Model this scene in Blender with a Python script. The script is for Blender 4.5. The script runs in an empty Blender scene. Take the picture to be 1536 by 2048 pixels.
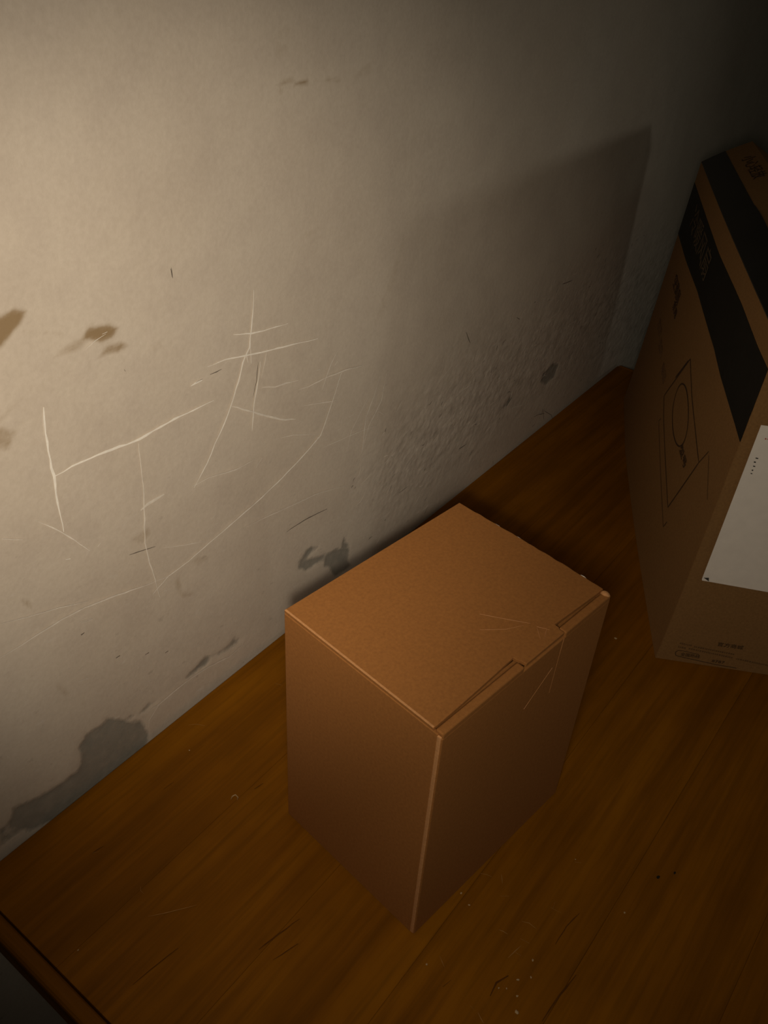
import bpy, bmesh, math, random
import numpy as np
from mathutils import Vector, Matrix

scene = bpy.context.scene
COL = scene.collection
TZ = 0.75                      # height of the tabletop above the floor

# ---------------------------------------------------------------- camera
RIGHT = (0.6087414781, -0.7915836584, 0.0531895161)
DOWN = (-0.4583175272, -0.4055940751, -0.7908466922)
FWD = (0.6475946703, 0.4570434969, -0.6096986017)
cam = bpy.data.objects.new('camera', bpy.data.cameras.new('camera'))
COL.objects.link(cam)
cam.matrix_world = Matrix(((RIGHT[0], -DOWN[0], -FWD[0], -0.15336),
                           (RIGHT[1], -DOWN[1], -FWD[1], -0.46315),
                           (RIGHT[2], -DOWN[2], -FWD[2], 0.67672 + TZ),
                           (0, 0, 0, 1)))
cam.data.sensor_fit = 'AUTO'
cam.data.sensor_width = 36.0
cam.data.lens = 1796.935 / 2048 * 36.0
cam.data.clip_start = 0.01
scene.camera = cam

# ---------------------------------------------------------------- world and lamps
world = bpy.data.worlds.new('world')
world.use_nodes = True
world.node_tree.nodes['Background'].inputs[0].default_value = (0.9, 0.95, 1.0, 1)
world.node_tree.nodes['Background'].inputs[1].default_value = 0.0
scene.world = world
scene.view_settings.view_transform = 'Standard'
scene.view_settings.look = 'None'
scene.view_settings.gamma = 1.0
scene.view_settings.exposure = 0.0
scene.view_settings.use_curve_mapping = False


def spot(name, loc, target, energy, color, cone, blend, radius):
    d = bpy.data.lights.new(name, 'SPOT')
    d.energy, d.color = energy, color
    d.spot_size, d.spot_blend = math.radians(cone), blend
    d.shadow_soft_size = radius
    o = bpy.data.objects.new(name, d)
    COL.objects.link(o)
    o.location = (loc[0], loc[1], loc[2] + TZ)
    o.rotation_euler = Vector((target[0] - loc[0], target[1] - loc[1], target[2] - loc[2])).to_track_quat('-Z', 'Y').to_euler()
    return o


# the torch of the phone that takes the picture: a bright core and its wide spill, a few
# centimetres below the lens; a far doorway light; an added area fill under the ceiling for dim ambient light
TORCH = (-0.174, -0.466, 0.652)
spot('torch_core', TORCH, (0.215, 0.0, 0.350), 11.4, (1.0, 0.86, 0.68), 60, 1.0, 0.011)
spot('torch_spill', TORCH, (0.60, -0.07, 0.02), 5.7, (1.0, 0.85, 0.65), 90, 1.0, 0.045)
spot('far_doorway_light', (1.95, -6.0, 0.45), (0.64, 0.0, 0.34), 70.0, (1.0, 0.95, 0.80), 10.5, 1.0, 0.36)
pd = bpy.data.lights.new('ambient_fill_light', 'AREA')
pd.shape, pd.size, pd.energy, pd.color = 'SQUARE', 1.2, 1.1, (0.88, 1.0, 0.80)
po = bpy.data.objects.new('ambient_fill_light', pd)
COL.objects.link(po)
po.location = (0.6, -2.6, 2.72)

# ---------------------------------------------------------------- surveyed marks, millimetres on the wall (x, z) or tabletop (x, y)
SCRATCH = [[2.4,"l",[[116.4,368.4],[114.0,349.8],[113.3,329.7],[113.5,315.8],[112.6,295.5],[112.2,268.6]]],[2.4,"l",[[114.5,315.3],[128.3,316.0],[148.9,315.4],[174.6,311.7],[186.3,310.5],[206.2,311.8],[226.7,312.2],[245.2,311.3],[260.2,310.6]]],[1.6,"f",[[93.7,289.6],[100.4,282.2],[112.3,266.9],[129.8,240.2]]],[2.0,"l",[[308.4,387.2],[307.1,372.6],[303.9,356.2],[301.4,341.3],[292.9,330.8],[287.7,316.6],[277.7,298.1],[269.4,284.7],[258.2,271.4],[248.4,257.3],[232.6,241.1]]],[1.5,"l",[[284.8,358.2],[304.3,352.0],[324.9,348.7],[346.4,345.7]]],[1.6,"l",[[256.1,341.5],[275.2,340.5],[294.7,335.9],[321.1,330.4],[352.4,324.6],[384.0,318.3]]],[1.5,"l",[[313.3,324.0],[309.5,307.6],[304.0,290.2],[300.2,264.0]]],[1.0,"f",[[321.3,333.9],[317.7,321.1],[313.5,308.3]]],[1.2,"l",[[301.4,341.3],[297.6,335.9],[298.6,328.6]]],[1.2,"l",[[302.2,340.6],[302.7,333.9],[302.6,326.5]]],[2.2,"f",[[313.7,299.7],[329.2,293.9],[342.1,292.1],[358.6,288.1]]],[2.8,"f",[[279.0,296.8],[296.2,285.7],[315.7,271.9],[334.7,259.0],[354.8,250.1]]],[1.4,"f",[[411.0,296.3],[402.2,286.6],[390.0,264.9]]],[1.8,"f",[[358.5,278.3],[372.2,275.9],[393.4,275.6],[423.0,272.2],[448.5,266.2]]],[1.6,"l",[[417.4,271.2],[408.7,252.9],[398.0,232.3],[388.9,216.5],[368.7,207.4],[336.5,196.3],[302.1,187.4],[275.7,182.2],[244.0,176.6],[219.6,171.8],[196.3,169.8],[178.5,162.2]]],[1.3,"f",[[365.3,259.5],[386.6,252.8],[412.7,244.2]]],[1.8,"f",[[184.7,307.3],[184.1,286.7],[184.2,269.9],[181.7,246.6],[178.1,217.6],[180.2,194.6],[183.1,175.8],[185.3,154.0]]],[4.0,"f",[[178.7,248.8],[185.4,251.5],[193.2,251.4],[202.3,251.3]]],[1.8,"f",[[43.7,195.4],[54.0,194.8],[71.2,194.8],[95.8,194.8],[116.4,191.9],[139.9,186.0],[172.3,176.1],[196.3,169.8]]],[1.4,"f",[[230.1,243.8],[249.9,242.3],[279.3,234.8],[302.7,233.6]]],[1.4,"f",[[478.5,243.6],[469.6,223.9],[458.3,204.8],[454.4,166.3]]],[1.2,"f",[[274.8,169.4],[307.8,164.7],[342.8,158.2],[387.9,150.2],[432.8,135.3]]],[1.3,"f",[[67.8,289.6],[81.5,280.4]]],[1.0,"f",[[330.9,241.5],[351.1,235.1],[387.0,218.8]]],[1.8,"f",[[302.3,224.2],[310.7,230.9]]],[1.0,"f",[[52.3,223.5],[71.4,215.6],[95.9,206.7],[119.6,196.4]]],[1.0,"f",[[194.7,201.8],[215.9,191.3],[238.4,181.5]]],[2.6,"l",[[238.1,332.6],[243.4,333.1],[250.0,332.8]]],[3.0,"f",[[381.5,212.8],[385.2,215.3],[390.0,216.5]]],[2.4,"f",[[136.8,239.6],[139.9,241.4]]],[2.2,"l",[[109.1,244.8],[113.2,243.3]]],[1.6,"f",[[109.7,181.7],[119.9,177.8]]],[1.5,"f",[[247.6,200.1],[253.8,202.1]]],[1.5,"f",[[251.5,192.2],[255.1,191.5]]],[2.0,"f",[[407.8,283.1],[411.4,285.7]]],[2.4,"f",[[382.6,287.9],[386.9,286.9]]],[1.5,"f",[[431.2,217.2],[441.2,218.0]]],[1.5,"f",[[413.8,210.5],[419.6,210.7]]],[2.0,"f",[[479.8,201.3],[489.1,194.0]]],[1.2,"f",[[153.5,395.0],[162.3,398.2],[171.0,400.1]]],[1.6,"f",[[168.0,400.8],[172.2,401.2]]],[1.6,"d",[[340.4,129.6],[353.4,129.8],[372.5,128.3],[400.2,123.1]]],[1.0,"d",[[310.3,324.5],[307.4,308.4],[302.7,294.5]]],[1.2,"d",[[258.2,334.4],[265.0,333.9],[270.5,334.0]]],[1.4,"d",[[243.4,333.7],[250.1,333.7]]],[1.2,"d",[[162.2,214.9],[174.7,211.8],[187.4,207.8]]],[2.0,"d",[[108.5,168.7],[111.7,169.0]]],[1.4,"d",[[230.4,427.9],[230.5,425.0],[230.7,420.3]]],[1.0,"d",[[181.3,369.6],[182.1,367.9]]],[2.2,"f",[[154.4,15.2],[156.3,23.6],[168.5,33.7],[185.9,35.3],[208.7,35.4],[229.4,32.3],[256.1,24.8],[273.1,25.8],[279.4,35.3]]],[3.0,"f",[[160.3,35.5],[171.0,33.8]]],[2.0,"f",[[98.6,135.0],[104.6,135.9]]],[2.2,"f",[[97.7,124.9],[107.1,121.8]]],[1.6,"f",[[111.7,179.5],[120.8,176.5]]],[2.6,"d",[[134.6,122.2],[138.6,122.1]]],[2.4,"d",[[162.8,103.6],[166.5,102.6]]],[2.4,"d",[[182.8,89.0],[186.3,88.8]]],[1.6,"d",[[108.7,168.5],[111.7,169.1]]],[1.4,"f",[[138.8,119.4],[141.7,120.5]]],[1.4,"f",[[184.6,84.9],[188.5,87.5]]],[1.2,"f",[[156.7,100.4],[162.6,102.7]]],[1.2,"f",[[289.0,25.0],[293.4,36.1]]],[2.0,"f",[[739.3,279.8],[744.6,288.1]]],[2.2,"d",[[634.1,234.3],[640.2,224.6],[645.4,216.8]]],[1.2,"f",[[630.2,233.2],[634.1,234.3]]],[1.6,"f",[[644.3,107.0],[653.4,113.3],[661.8,123.9]]],[1.3,"f",[[717.4,46.8],[727.9,58.6],[739.0,67.9]]],[1.5,"f",[[863.8,195.3],[861.3,207.4],[878.2,211.4],[887.7,216.0]]],[1.6,"d",[[860.5,219.8],[887.5,216.4]]],[1.5,"f",[[733.1,212.1],[731.7,223.1],[732.1,233.4]]],[1.3,"f",[[739.1,218.8],[744.9,226.5]]],[2.6,"d",[[755.3,83.2],[762.5,88.2],[769.7,93.3]]],[1.3,"f",[[878.8,70.2],[895.6,78.5],[926.6,92.1],[935.1,101.7]]],[1.3,"f",[[964.8,180.3],[978.0,188.2],[978.1,202.1]]],[1.6,"d",[[1021.9,166.5],[1034.2,173.0]]],[1.3,"f",[[729.0,108.9],[733.6,116.8]]],[1.4,"f",[[712.1,125.9],[721.4,126.8]]],[1.4,"f",[[628.0,156.3],[644.7,158.2],[668.3,157.5]]],[1.4,"f",[[589.2,192.0],[601.6,197.2],[611.6,201.7]]],[1.4,"f",[[671.3,211.5],[674.8,215.3]]],[1.4,"f",[[739.0,153.2],[742.7,157.4]]],[1.2,"f",[[782.1,182.0],[787.1,187.6],[793.8,188.1]]],[1.2,"f",[[829.3,174.7],[846.0,178.4],[867.1,180.8]]],[1.2,"f",[[925.8,146.8],[905.8,147.8],[895.0,145.5]]],[1.3,"f",[[1043.2,110.5],[1025.4,110.1]]],[1.2,"f",[[810.6,132.9],[815.8,144.7]]],[1.2,"f",[[753.9,75.6],[778.4,74.0],[813.3,63.9]]],[1.2,"f",[[580.7,178.3],[590.6,182.8]]],[1.4,"d",[[846.2,28.4],[862.4,25.5],[880.3,18.6]]],[1.4,"d",[[870.4,30.9],[881.9,7.6]]],[1.4,"d",[[823.4,208.5],[831.5,208.7]]],[2.4,"d",[[748.9,211.9],[756.6,207.4]]],[1.6,"d",[[649.3,72.1],[667.7,71.1]]],[1.2,"f",[[763.3,245.7],[768.2,256.2]]],[1.2,"f",[[822.0,218.2],[828.9,228.7]]],[1.2,"f",[[957.9,127.3],[937.0,118.0],[912.7,118.6]]],[1.2,"f",[[779.7,119.3],[792.1,124.3]]],[1.2,"f",[[656.6,156.9],[664.7,146.1]]],[1.3,"f",[[911.7,110.6],[940.8,108.1],[952.3,120.9]]],[1.0,"d",[[875.0,26.1],[903.7,5.7],[914.6,-8.7]]],[1.2,"d",[[529.3,1.6],[539.5,-0.9]]],[1.6,"f",[[488.5,242.4],[482.8,213.4],[463.9,192.5],[453.4,164.3]]],[1.6,"d",[[230.1,427.2],[230.7,421.3]]],[1.0,"f",[[116.1,367.6],[112.4,348.4]]],[1.0,"f",[[390.5,201.5],[451.8,192.2],[476.6,186.6]]],[1.0,"f",[[428.9,176.6],[435.6,199.9],[461.4,228.3]]],[1.4,"d",[[593.0,73.2],[596.9,74.8]]],[1.0,"d",[[526.8,73.0],[546.0,73.1]]]]
BROWN = [[1.0,[[92.5,436.5],[102.0,435.7],[110.8,437.5],[119.3,433.0],[113.4,426.6],[103.5,420.4],[97.7,417.0],[88.2,419.0]]],[1.0,[[152.1,401.8],[159.1,408.1],[174.6,405.2],[181.9,400.0],[176.9,394.6],[166.7,394.7],[159.5,399.1]]],[0.6,[[154.5,403.8],[159.5,399.1],[147.0,394.9],[130.5,397.7],[140.8,402.5]]],[0.8,[[163.0,385.1],[170.2,391.5],[182.4,389.6],[189.3,385.1],[179.2,382.6]]],[0.55,[[113.3,423.1],[140.6,411.0],[140.3,409.7],[113.0,421.9]]],[0.6,[[80.0,371.2],[86.1,367.6],[95.1,360.5],[87.2,349.3],[75.7,353.1]]],[0.5,[[83.9,373.0],[111.2,384.2],[111.6,383.0],[83.3,370.4]]],[0.4,[[206.7,377.9],[215.7,377.3],[217.2,371.2],[208.3,372.6]]],[0.45,[[164.3,228.8],[177.1,228.8],[185.0,229.2],[186.4,220.5],[175.4,216.7]]],[0.4,[[219.3,169.0],[231.3,170.0],[245.4,158.0],[230.2,158.9]]],[0.45,[[203.9,161.7],[209.6,160.8],[210.5,142.2],[227.1,127.5],[209.5,133.7],[202.6,150.7]]],[0.6,[[70.9,232.4],[77.7,225.0],[77.9,216.0],[73.1,223.3]]],[0.4,[[80.7,137.1],[89.0,120.3],[86.1,115.5],[80.7,127.6]]],[0.4,[[100.1,105.6],[102.0,93.8],[99.1,88.8],[97.6,97.7]]],[0.5,[[354.0,560.2],[359.2,555.8],[358.2,554.3],[354.0,557.7]]],[1.0,[[357.8,525.6],[362.2,526.7],[371.1,526.2],[372.3,523.9],[362.2,524.2],[356.7,523.7]]],[0.7,[[337.5,527.1],[347.1,529.1],[355.7,530.3],[358.9,526.8],[351.3,527.2],[342.8,525.7]]],[0.6,[[389.5,523.7],[395.3,525.3],[408.6,521.4],[409.8,519.8],[391.8,521.9]]],[0.4,[[393.1,519.3],[399.0,517.7],[397.9,514.3]]],[1.0,[[341.9,523.1],[344.3,522.7],[344.3,521.5],[342.1,521.8]]],[0.3,[[335.5,558.3],[351.0,565.5],[356.1,556.2],[350.6,542.5],[339.2,546.5]]],[0.35,[[435.5,528.0],[448.3,529.4],[446.5,518.5],[420.9,519.8]]],[0.25,[[467.5,306.3],[500.3,364.7],[508.9,390.4],[505.4,353.7],[485.9,315.2],[469.8,295.2]]],[0.22,[[363.4,414.9],[387.3,416.8],[393.7,404.8],[375.3,403.6]]]]
GREY = [[1.0,[[87.0,51.2],[95.9,60.1],[110.3,57.1],[119.4,59.4],[136.2,38.2],[150.5,24.7],[154.0,6.8],[151.1,-14.2],[132.6,-16.7],[123.6,-13.5],[96.3,-11.7],[74.3,-11.6],[47.3,-9.2],[28.8,-0.7],[12.6,21.7],[22.1,38.9],[41.5,31.0],[64.5,25.6],[81.1,25.1],[87.7,38.0]]],[0.9,[[109.9,54.8],[116.4,60.9],[121.3,57.7],[118.2,52.4]]],[0.8,[[134.2,40.1],[139.1,42.4],[143.1,38.7]]],[1.0,[[204.9,35.8],[219.6,40.4],[230.4,43.4],[235.8,38.4],[229.4,32.3],[212.4,33.7]]],[0.7,[[239.3,38.4],[257.0,37.1],[268.4,41.0],[276.9,31.5],[270.4,27.9],[245.6,31.9]]],[0.8,[[151.1,37.0],[161.0,40.5],[168.9,36.3],[158.9,34.0]]],[0.6,[[4.7,28.2],[18.1,29.4],[30.3,6.3],[2.0,8.4]]],[1.0,[[360.7,68.4],[361.7,76.5],[367.7,79.6],[372.6,83.3],[380.7,83.5],[388.8,77.8],[386.8,76.1],[380.7,77.3],[374.7,73.3],[373.7,70.4]]],[1.0,[[360.7,68.4],[363.7,75.2],[374.7,71.5],[386.9,65.4],[395.3,63.6],[401.6,60.4],[400.7,52.8],[387.0,57.2],[373.7,57.1]]],[1.0,[[428.8,52.2],[432.7,63.4],[441.0,50.9],[441.3,45.2],[431.1,48.8]]],[1.0,[[400.6,58.3],[419.9,55.9],[428.8,52.2],[441.3,44.2],[442.3,23.8],[447.3,14.8],[433.6,14.2],[418.9,18.4],[410.8,35.2],[401.9,45.6]]],[1.0,[[852.3,81.3],[856.2,92.3],[881.3,97.0],[899.9,88.6],[893.6,72.8],[871.5,69.0]]],[0.8,[[751.5,84.9],[769.1,95.6],[774.9,87.0],[763.0,79.8]]],[0.6,[[923.7,88.9],[945.7,95.6],[944.8,87.3],[930.4,82.0]]],[0.5,[[717.6,142.8],[734.3,139.8],[729.8,132.0]]],[0.5,[[194.7,128.5],[200.9,121.4],[198.3,119.6]]]]
ROUGH = [[[430.3,142.2],[484.8,188.8],[559.0,228.8],[662.9,244.5],[811.7,240.0],[959.0,243.9],[1098.2,249.9],[1378.6,206.0],[1659.7,-176.9],[1317.2,-150.1],[981.1,5.0],[775.8,15.4],[644.4,8.0],[538.2,11.4],[461.4,29.2]]]
TABLE_SCRATCH = [[1.4,[[234.4,-309.8],[236.9,-314.5],[237.9,-318.6]]],[1.4,[[244.6,-323.5],[241.3,-326.2],[238.2,-328.6]]],[1.4,[[228.0,-332.6],[232.5,-338.2]]],[1.4,[[220.9,-357.2],[223.4,-362.3],[223.0,-369.1]]],[1.4,[[203.5,-346.2],[204.8,-349.8],[205.1,-353.8]]],[1.4,[[189.4,-363.6],[196.8,-364.9],[203.7,-366.6]]],[1.4,[[196.6,-365.7],[197.2,-370.4]]],[1.4,[[208.3,-363.2],[209.3,-370.5]]],[1.4,[[245.2,-369.1],[246.8,-378.4]]],[1.4,[[245.8,-370.9],[251.9,-369.8]]],[1.4,[[158.1,-322.2],[155.3,-326.4],[153.4,-329.9]]],[1.4,[[142.3,-359.8],[141.8,-363.6]]],[1.4,[[141.8,-367.1],[139.5,-371.4],[138.0,-374.4]]],[1.4,[[295.9,-370.0],[293.1,-365.4]]],[1.2,[[40.9,-130.1],[46.2,-134.6],[57.7,-142.9],[70.6,-152.1]]],[1.2,[[53.5,-106.9],[51.2,-109.6],[51.1,-113.5]]],[1.2,[[186.5,-17.2],[192.2,-22.2],[195.8,-29.4]]],[1.2,[[275.5,-44.1],[278.1,-50.0]]],[1.2,[[47.7,-54.7],[52.5,-57.7]]]]
TABLE_DARK = [[2.2,[[165.8,-406.7],[184.2,-407.1],[210.9,-410.4]]],[1.6,[[221.5,-386.5],[239.8,-386.6],[255.8,-389.6]]],[3.0,[[157.0,-368.0],[168.0,-366.8],[178.4,-370.3]]],[1.6,[[140.9,-337.0],[148.6,-339.1]]],[2.2,[[175.3,-113.0],[179.9,-113.6],[184.8,-114.4]]],[1.5,[[47.7,-54.7],[52.3,-55.3],[57.6,-56.5]]],[2.0,[[75.7,-213.6],[100.2,-218.5],[113.2,-221.5]]],[1.6,[[-0.0,-160.8],[21.1,-163.3],[38.9,-165.9]]],[1.6,[[76.9,-227.3],[97.8,-233.3]]],[1.5,[[125.1,-52.6],[135.8,-53.8]]]]
CRUMB = [[1.7,[819.3,-175.0]],[2.6,[553.8,-276.0]],[1.6,[209.9,-307.2]],[1.5,[205.7,-317.5]],[1.7,[199.5,-379.1]],[1.8,[180.0,-377.8]],[1.4,[187.7,-384.5]],[1.4,[165.9,-369.8]],[1.2,[169.2,-374.5]],[1.7,[169.5,-383.5]],[3.0,[159.4,-389.0]],[1.5,[146.4,-318.4]],[1.0,[295.4,-364.7]],[1.3,[-8.7,-110.4]],[1.2,[167.4,-39.3]],[1.5,[278.8,-417.4]]]
FLECK = [[2.4,[324.5,-425.9]],[1.6,[337.1,-435.0]]]
LINT = [[154.7,-104.6],[157.7,-103.3],[160.7,-104.3],[160.2,-107.9],[157.7,-109.1]]

# ---------------------------------------------------------------- helpers
def new_obj(name, mesh, parent=None, mat=None, label=None):
    o = bpy.data.objects.new(name, mesh)
    COL.objects.link(o)
    if parent is not None:
        o.parent = parent
    if mat is not None and mesh is not None and not mesh.materials:
        mesh.materials.append(mat)
    if label:
        o['label'] = label
    return o


def thing(name, label, cat, loc=(0, 0, 0), rz=0.0, group=None):
    o = bpy.data.objects.new(name, None)
    o.empty_display_size = 0.05
    COL.objects.link(o)
    o.location = loc
    o.rotation_euler = (0, 0, rz)
    o['label'], o['category'] = label, cat
    if group:
        o['group'] = group
    return o


def mesh_of(bm, name, smooth=False):
    me = bpy.data.meshes.new(name)
    bm.normal_update()
    bm.to_mesh(me)
    bm.free()
    for p in me.polygons:
        p.use_smooth = smooth
    return me


def box_bm(x0, x1, y0, y1, z0, z1, bevel=0.0, seg=2):
    bm = bmesh.new()
    bmesh.ops.create_cube(bm, size=1.0)
    for v in bm.verts:
        v.co = Vector((x0 + (v.co.x + .5) * (x1 - x0), y0 + (v.co.y + .5) * (y1 - y0), z0 + (v.co.z + .5) * (z1 - z0)))
    if bevel:
        bmesh.ops.bevel(bm, geom=bm.edges[:], offset=bevel, segments=seg, profile=0.5, affect='EDGES')
    return bm


def box(name, x0, x1, y0, y1, z0, z1, mat, parent, bevel=0.0, seg=2, label=None):
    return new_obj(name, mesh_of(box_bm(x0, x1, y0, y1, z0, z1, bevel, seg), name), parent, mat, label)


def prism(name, outline, z0, z1, mat, parent, bevel=0.0, xform=None, label=None):
    """extrude an x,y outline from z0 to z1"""
    bm = bmesh.new()
    vs = [bm.verts.new((x, y, z0)) for x, y in outline]
    f = bm.faces.new(vs)
    r = bmesh.ops.extrude_face_region(bm, geom=[f])
    bmesh.ops.translate(bm, vec=(0, 0, z1 - z0), verts=[v for v in r['geom'] if isinstance(v, bmesh.types.BMVert)])
    bmesh.ops.recalc_face_normals(bm, faces=bm.faces[:])
    if bevel:
        bmesh.ops.bevel(bm, geom=bm.edges[:], offset=bevel, segments=2, profile=0.5, affect='EDGES')
    if xform:
        for v in bm.verts:
            v.co = xform(v.co)
    return new_obj(name, mesh_of(bm, name), parent, mat, label)


def strip_geo(pts, width, taper=True, rnd=None):
    """flat ribbon along 2-D points: returns vertex pairs (left, right)"""
    P = []
    for (a, b) in zip(pts[:-1], pts[1:]):
        k = max(1, int(math.dist(a, b) / 0.006))
        for i in range(k):
            t = i / k
            P.append((a[0] + (b[0] - a[0]) * t, a[1] + (b[1] - a[1]) * t))
    P.append(tuple(pts[-1]))
    out = []
    n = len(P)
    for i, p in enumerate(P):
        q0, q1 = P[max(0, i - 1)], P[min(n - 1, i + 1)]
        dx, dy = q1[0] - q0[0], q1[1] - q0[1]
        L = math.hypot(dx, dy) or 1
        w = width * .5
        if taper:
            e = min(i, n - 1 - i) / max(1, n * .25)
            w *= min(1.0, .35 + .65 * e)
        j = 0.0
        if rnd:
            w *= rnd.uniform(.6, 1.25)
            j = rnd.uniform(-.25, .25) * width
        nx, ny = -dy / L, dx / L
        out.append(((p[0] + nx * (w + j), p[1] + ny * (w + j)), (p[0] - nx * (w - j), p[1] - ny * (w - j))))
    return out


def ribbon(name, pts, width, place, thick, mat, parent, rnd=None, taper=True):
    """thin raised ribbon; place(u, v, h) gives the 3-D point at height h off the surface"""
    bm = bmesh.new()
    prev = None
    for (l, r) in strip_geo(pts, width, taper, rnd):
        m = ((l[0] + r[0]) / 2, (l[1] + r[1]) / 2)
        ring = [bm.verts.new(place(l[0], l[1], 0)), bm.verts.new(place(m[0], m[1], thick)), bm.verts.new(place(r[0], r[1], 0))]
        if prev:
            bm.faces.new((prev[0], prev[1], ring[1], ring[0]))
            bm.faces.new((prev[1], prev[2], ring[2], ring[1]))
        prev = ring
    return new_obj(name, mesh_of(bm, name), parent, mat)


def text_part(name, body, size, M, mat, parent, depth=0.0003, label=None):
    """lettering as a thin mesh; M maps text x,y,z into the parent's space"""
    cu = bpy.data.curves.new(name, 'FONT')
    cu.body = body
    cu.size = size
    cu.extrude = depth
    cu.align_x, cu.align_y = 'CENTER', 'CENTER'
    cu.resolution_u = 2
    t = bpy.data.objects.new(name + '_source', cu)
    COL.objects.link(t)
    dg = bpy.context.evaluated_depsgraph_get()
    dg.update()
    me = bpy.data.meshes.new_from_object(t.evaluated_get(dg))
    bpy.data.objects.remove(t)
    bpy.data.curves.remove(cu)
    me.transform(M)
    me.materials.clear()
    me.name = name
    return new_obj(name, me, parent, mat, label)


# ---------------------------------------------------------------- materials
def mat_new(name):
    m = bpy.data.materials.new(name)
    m.use_nodes = True
    nt = m.node_tree
    return m, nt, nt.nodes['Principled BSDF']


def nd(nt, kind, **kw):
    n = nt.nodes.new(kind)
    for k, v in kw.items():
        if k.startswith('i_'):
            key = k[2:]
            n.inputs[int(key) if key.isdigit() else key.replace('_', ' ')].default_value = v
        else:
            setattr(n, k, v)
    return n


def ramp(nt, fac, stops):
    r = nt.nodes.new('ShaderNodeValToRGB')
    el = r.color_ramp.elements
    while len(el) < len(stops):
        el.new(0.5)
    for e, (p, c) in zip(el, stops):
        e.position = p
        e.color = (c[0], c[1], c[2], 1) if isinstance(c, (tuple, list)) else (c, c, c, 1)
    nt.links.new(fac, r.inputs[0])
    return r.outputs[0]


def mix(nt, fac, a, b, blend='MIX'):
    m = nt.nodes.new('ShaderNodeMix')
    m.data_type = 'RGBA'
    m.blend_type = blend
    for s, v in ((m.inputs[0], fac), (m.inputs[6], a), (m.inputs[7], b)):
        if isinstance(v, (int, float)):
            s.default_value = v
        elif isinstance(v, tuple):
            s.default_value = (v[0], v[1], v[2], 1)
        else:
            nt.links.new(v, s)
    return m.outputs[2]


def math_node(nt, op, a, b=0.0, clamp=False):
    m = nt.nodes.new('ShaderNodeMath')
    m.operation = op
    m.use_clamp = clamp
    for s, v in ((m.inputs[0], a), (m.inputs[1], b)):
        if isinstance(v, (int, float)):
            s.default_value = v
        else:
            nt.links.new(v, s)
    return m.outputs[0]


def coords(nt, scale=(1, 1, 1), rot=(0, 0, 0)):
    tc = nt.nodes.new('ShaderNodeTexCoord')
    mp = nt.nodes.new('ShaderNodeMapping')
    mp.inputs['Scale'].default_value = scale
    mp.inputs['Rotation'].default_value = rot
    nt.links.new(tc.outputs['Object'], mp.inputs['Vector'])
    return mp.outputs[0]


def turned(nt, angle, scale):
    """object coordinates turned in the x-z plane first, then stretched"""
    a = coords(nt, (1, 1, 1), (0, angle, 0))
    mp = nt.nodes.new('ShaderNodeMapping')
    mp.inputs['Scale'].default_value = scale
    nt.links.new(a, mp.inputs['Vector'])
    return mp.outputs[0]


def noise(nt, vec, scale, detail=4, rough=.55):
    n = nt.nodes.new('ShaderNodeTexNoise')
    n.inputs['Scale'].default_value = scale
    n.inputs['Detail'].default_value = detail
    n.inputs['Roughness'].default_value = rough
    nt.links.new(vec, n.inputs['Vector'])
    return n.outputs['Fac']


def plain(name, color, rough=.8, var=.12, scale=60, spec=.2, bump=0.0):
    m, nt, b = mat_new(name)
    v = coords(nt)
    f = noise(nt, v, scale)
    lo = tuple(c * (1 - var) for c in color)
    hi = tuple(c * (1 + var) for c in color)
    nt.links.new(ramp(nt, f, [(.3, lo), (.7, hi)]), b.inputs['Base Color'])
    b.inputs['Roughness'].default_value = rough
    b.inputs['Specular IOR Level'].default_value = spec
    if bump:
        bp = nt.nodes.new('ShaderNodeBump')
        bp.inputs['Strength'].default_value = bump
        bp.inputs['Distance'].default_value = .001
        nt.links.new(noise(nt, v, scale * 6), bp.inputs['Height'])
        nt.links.new(bp.outputs[0], b.inputs['Normal'])
    return m


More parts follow.
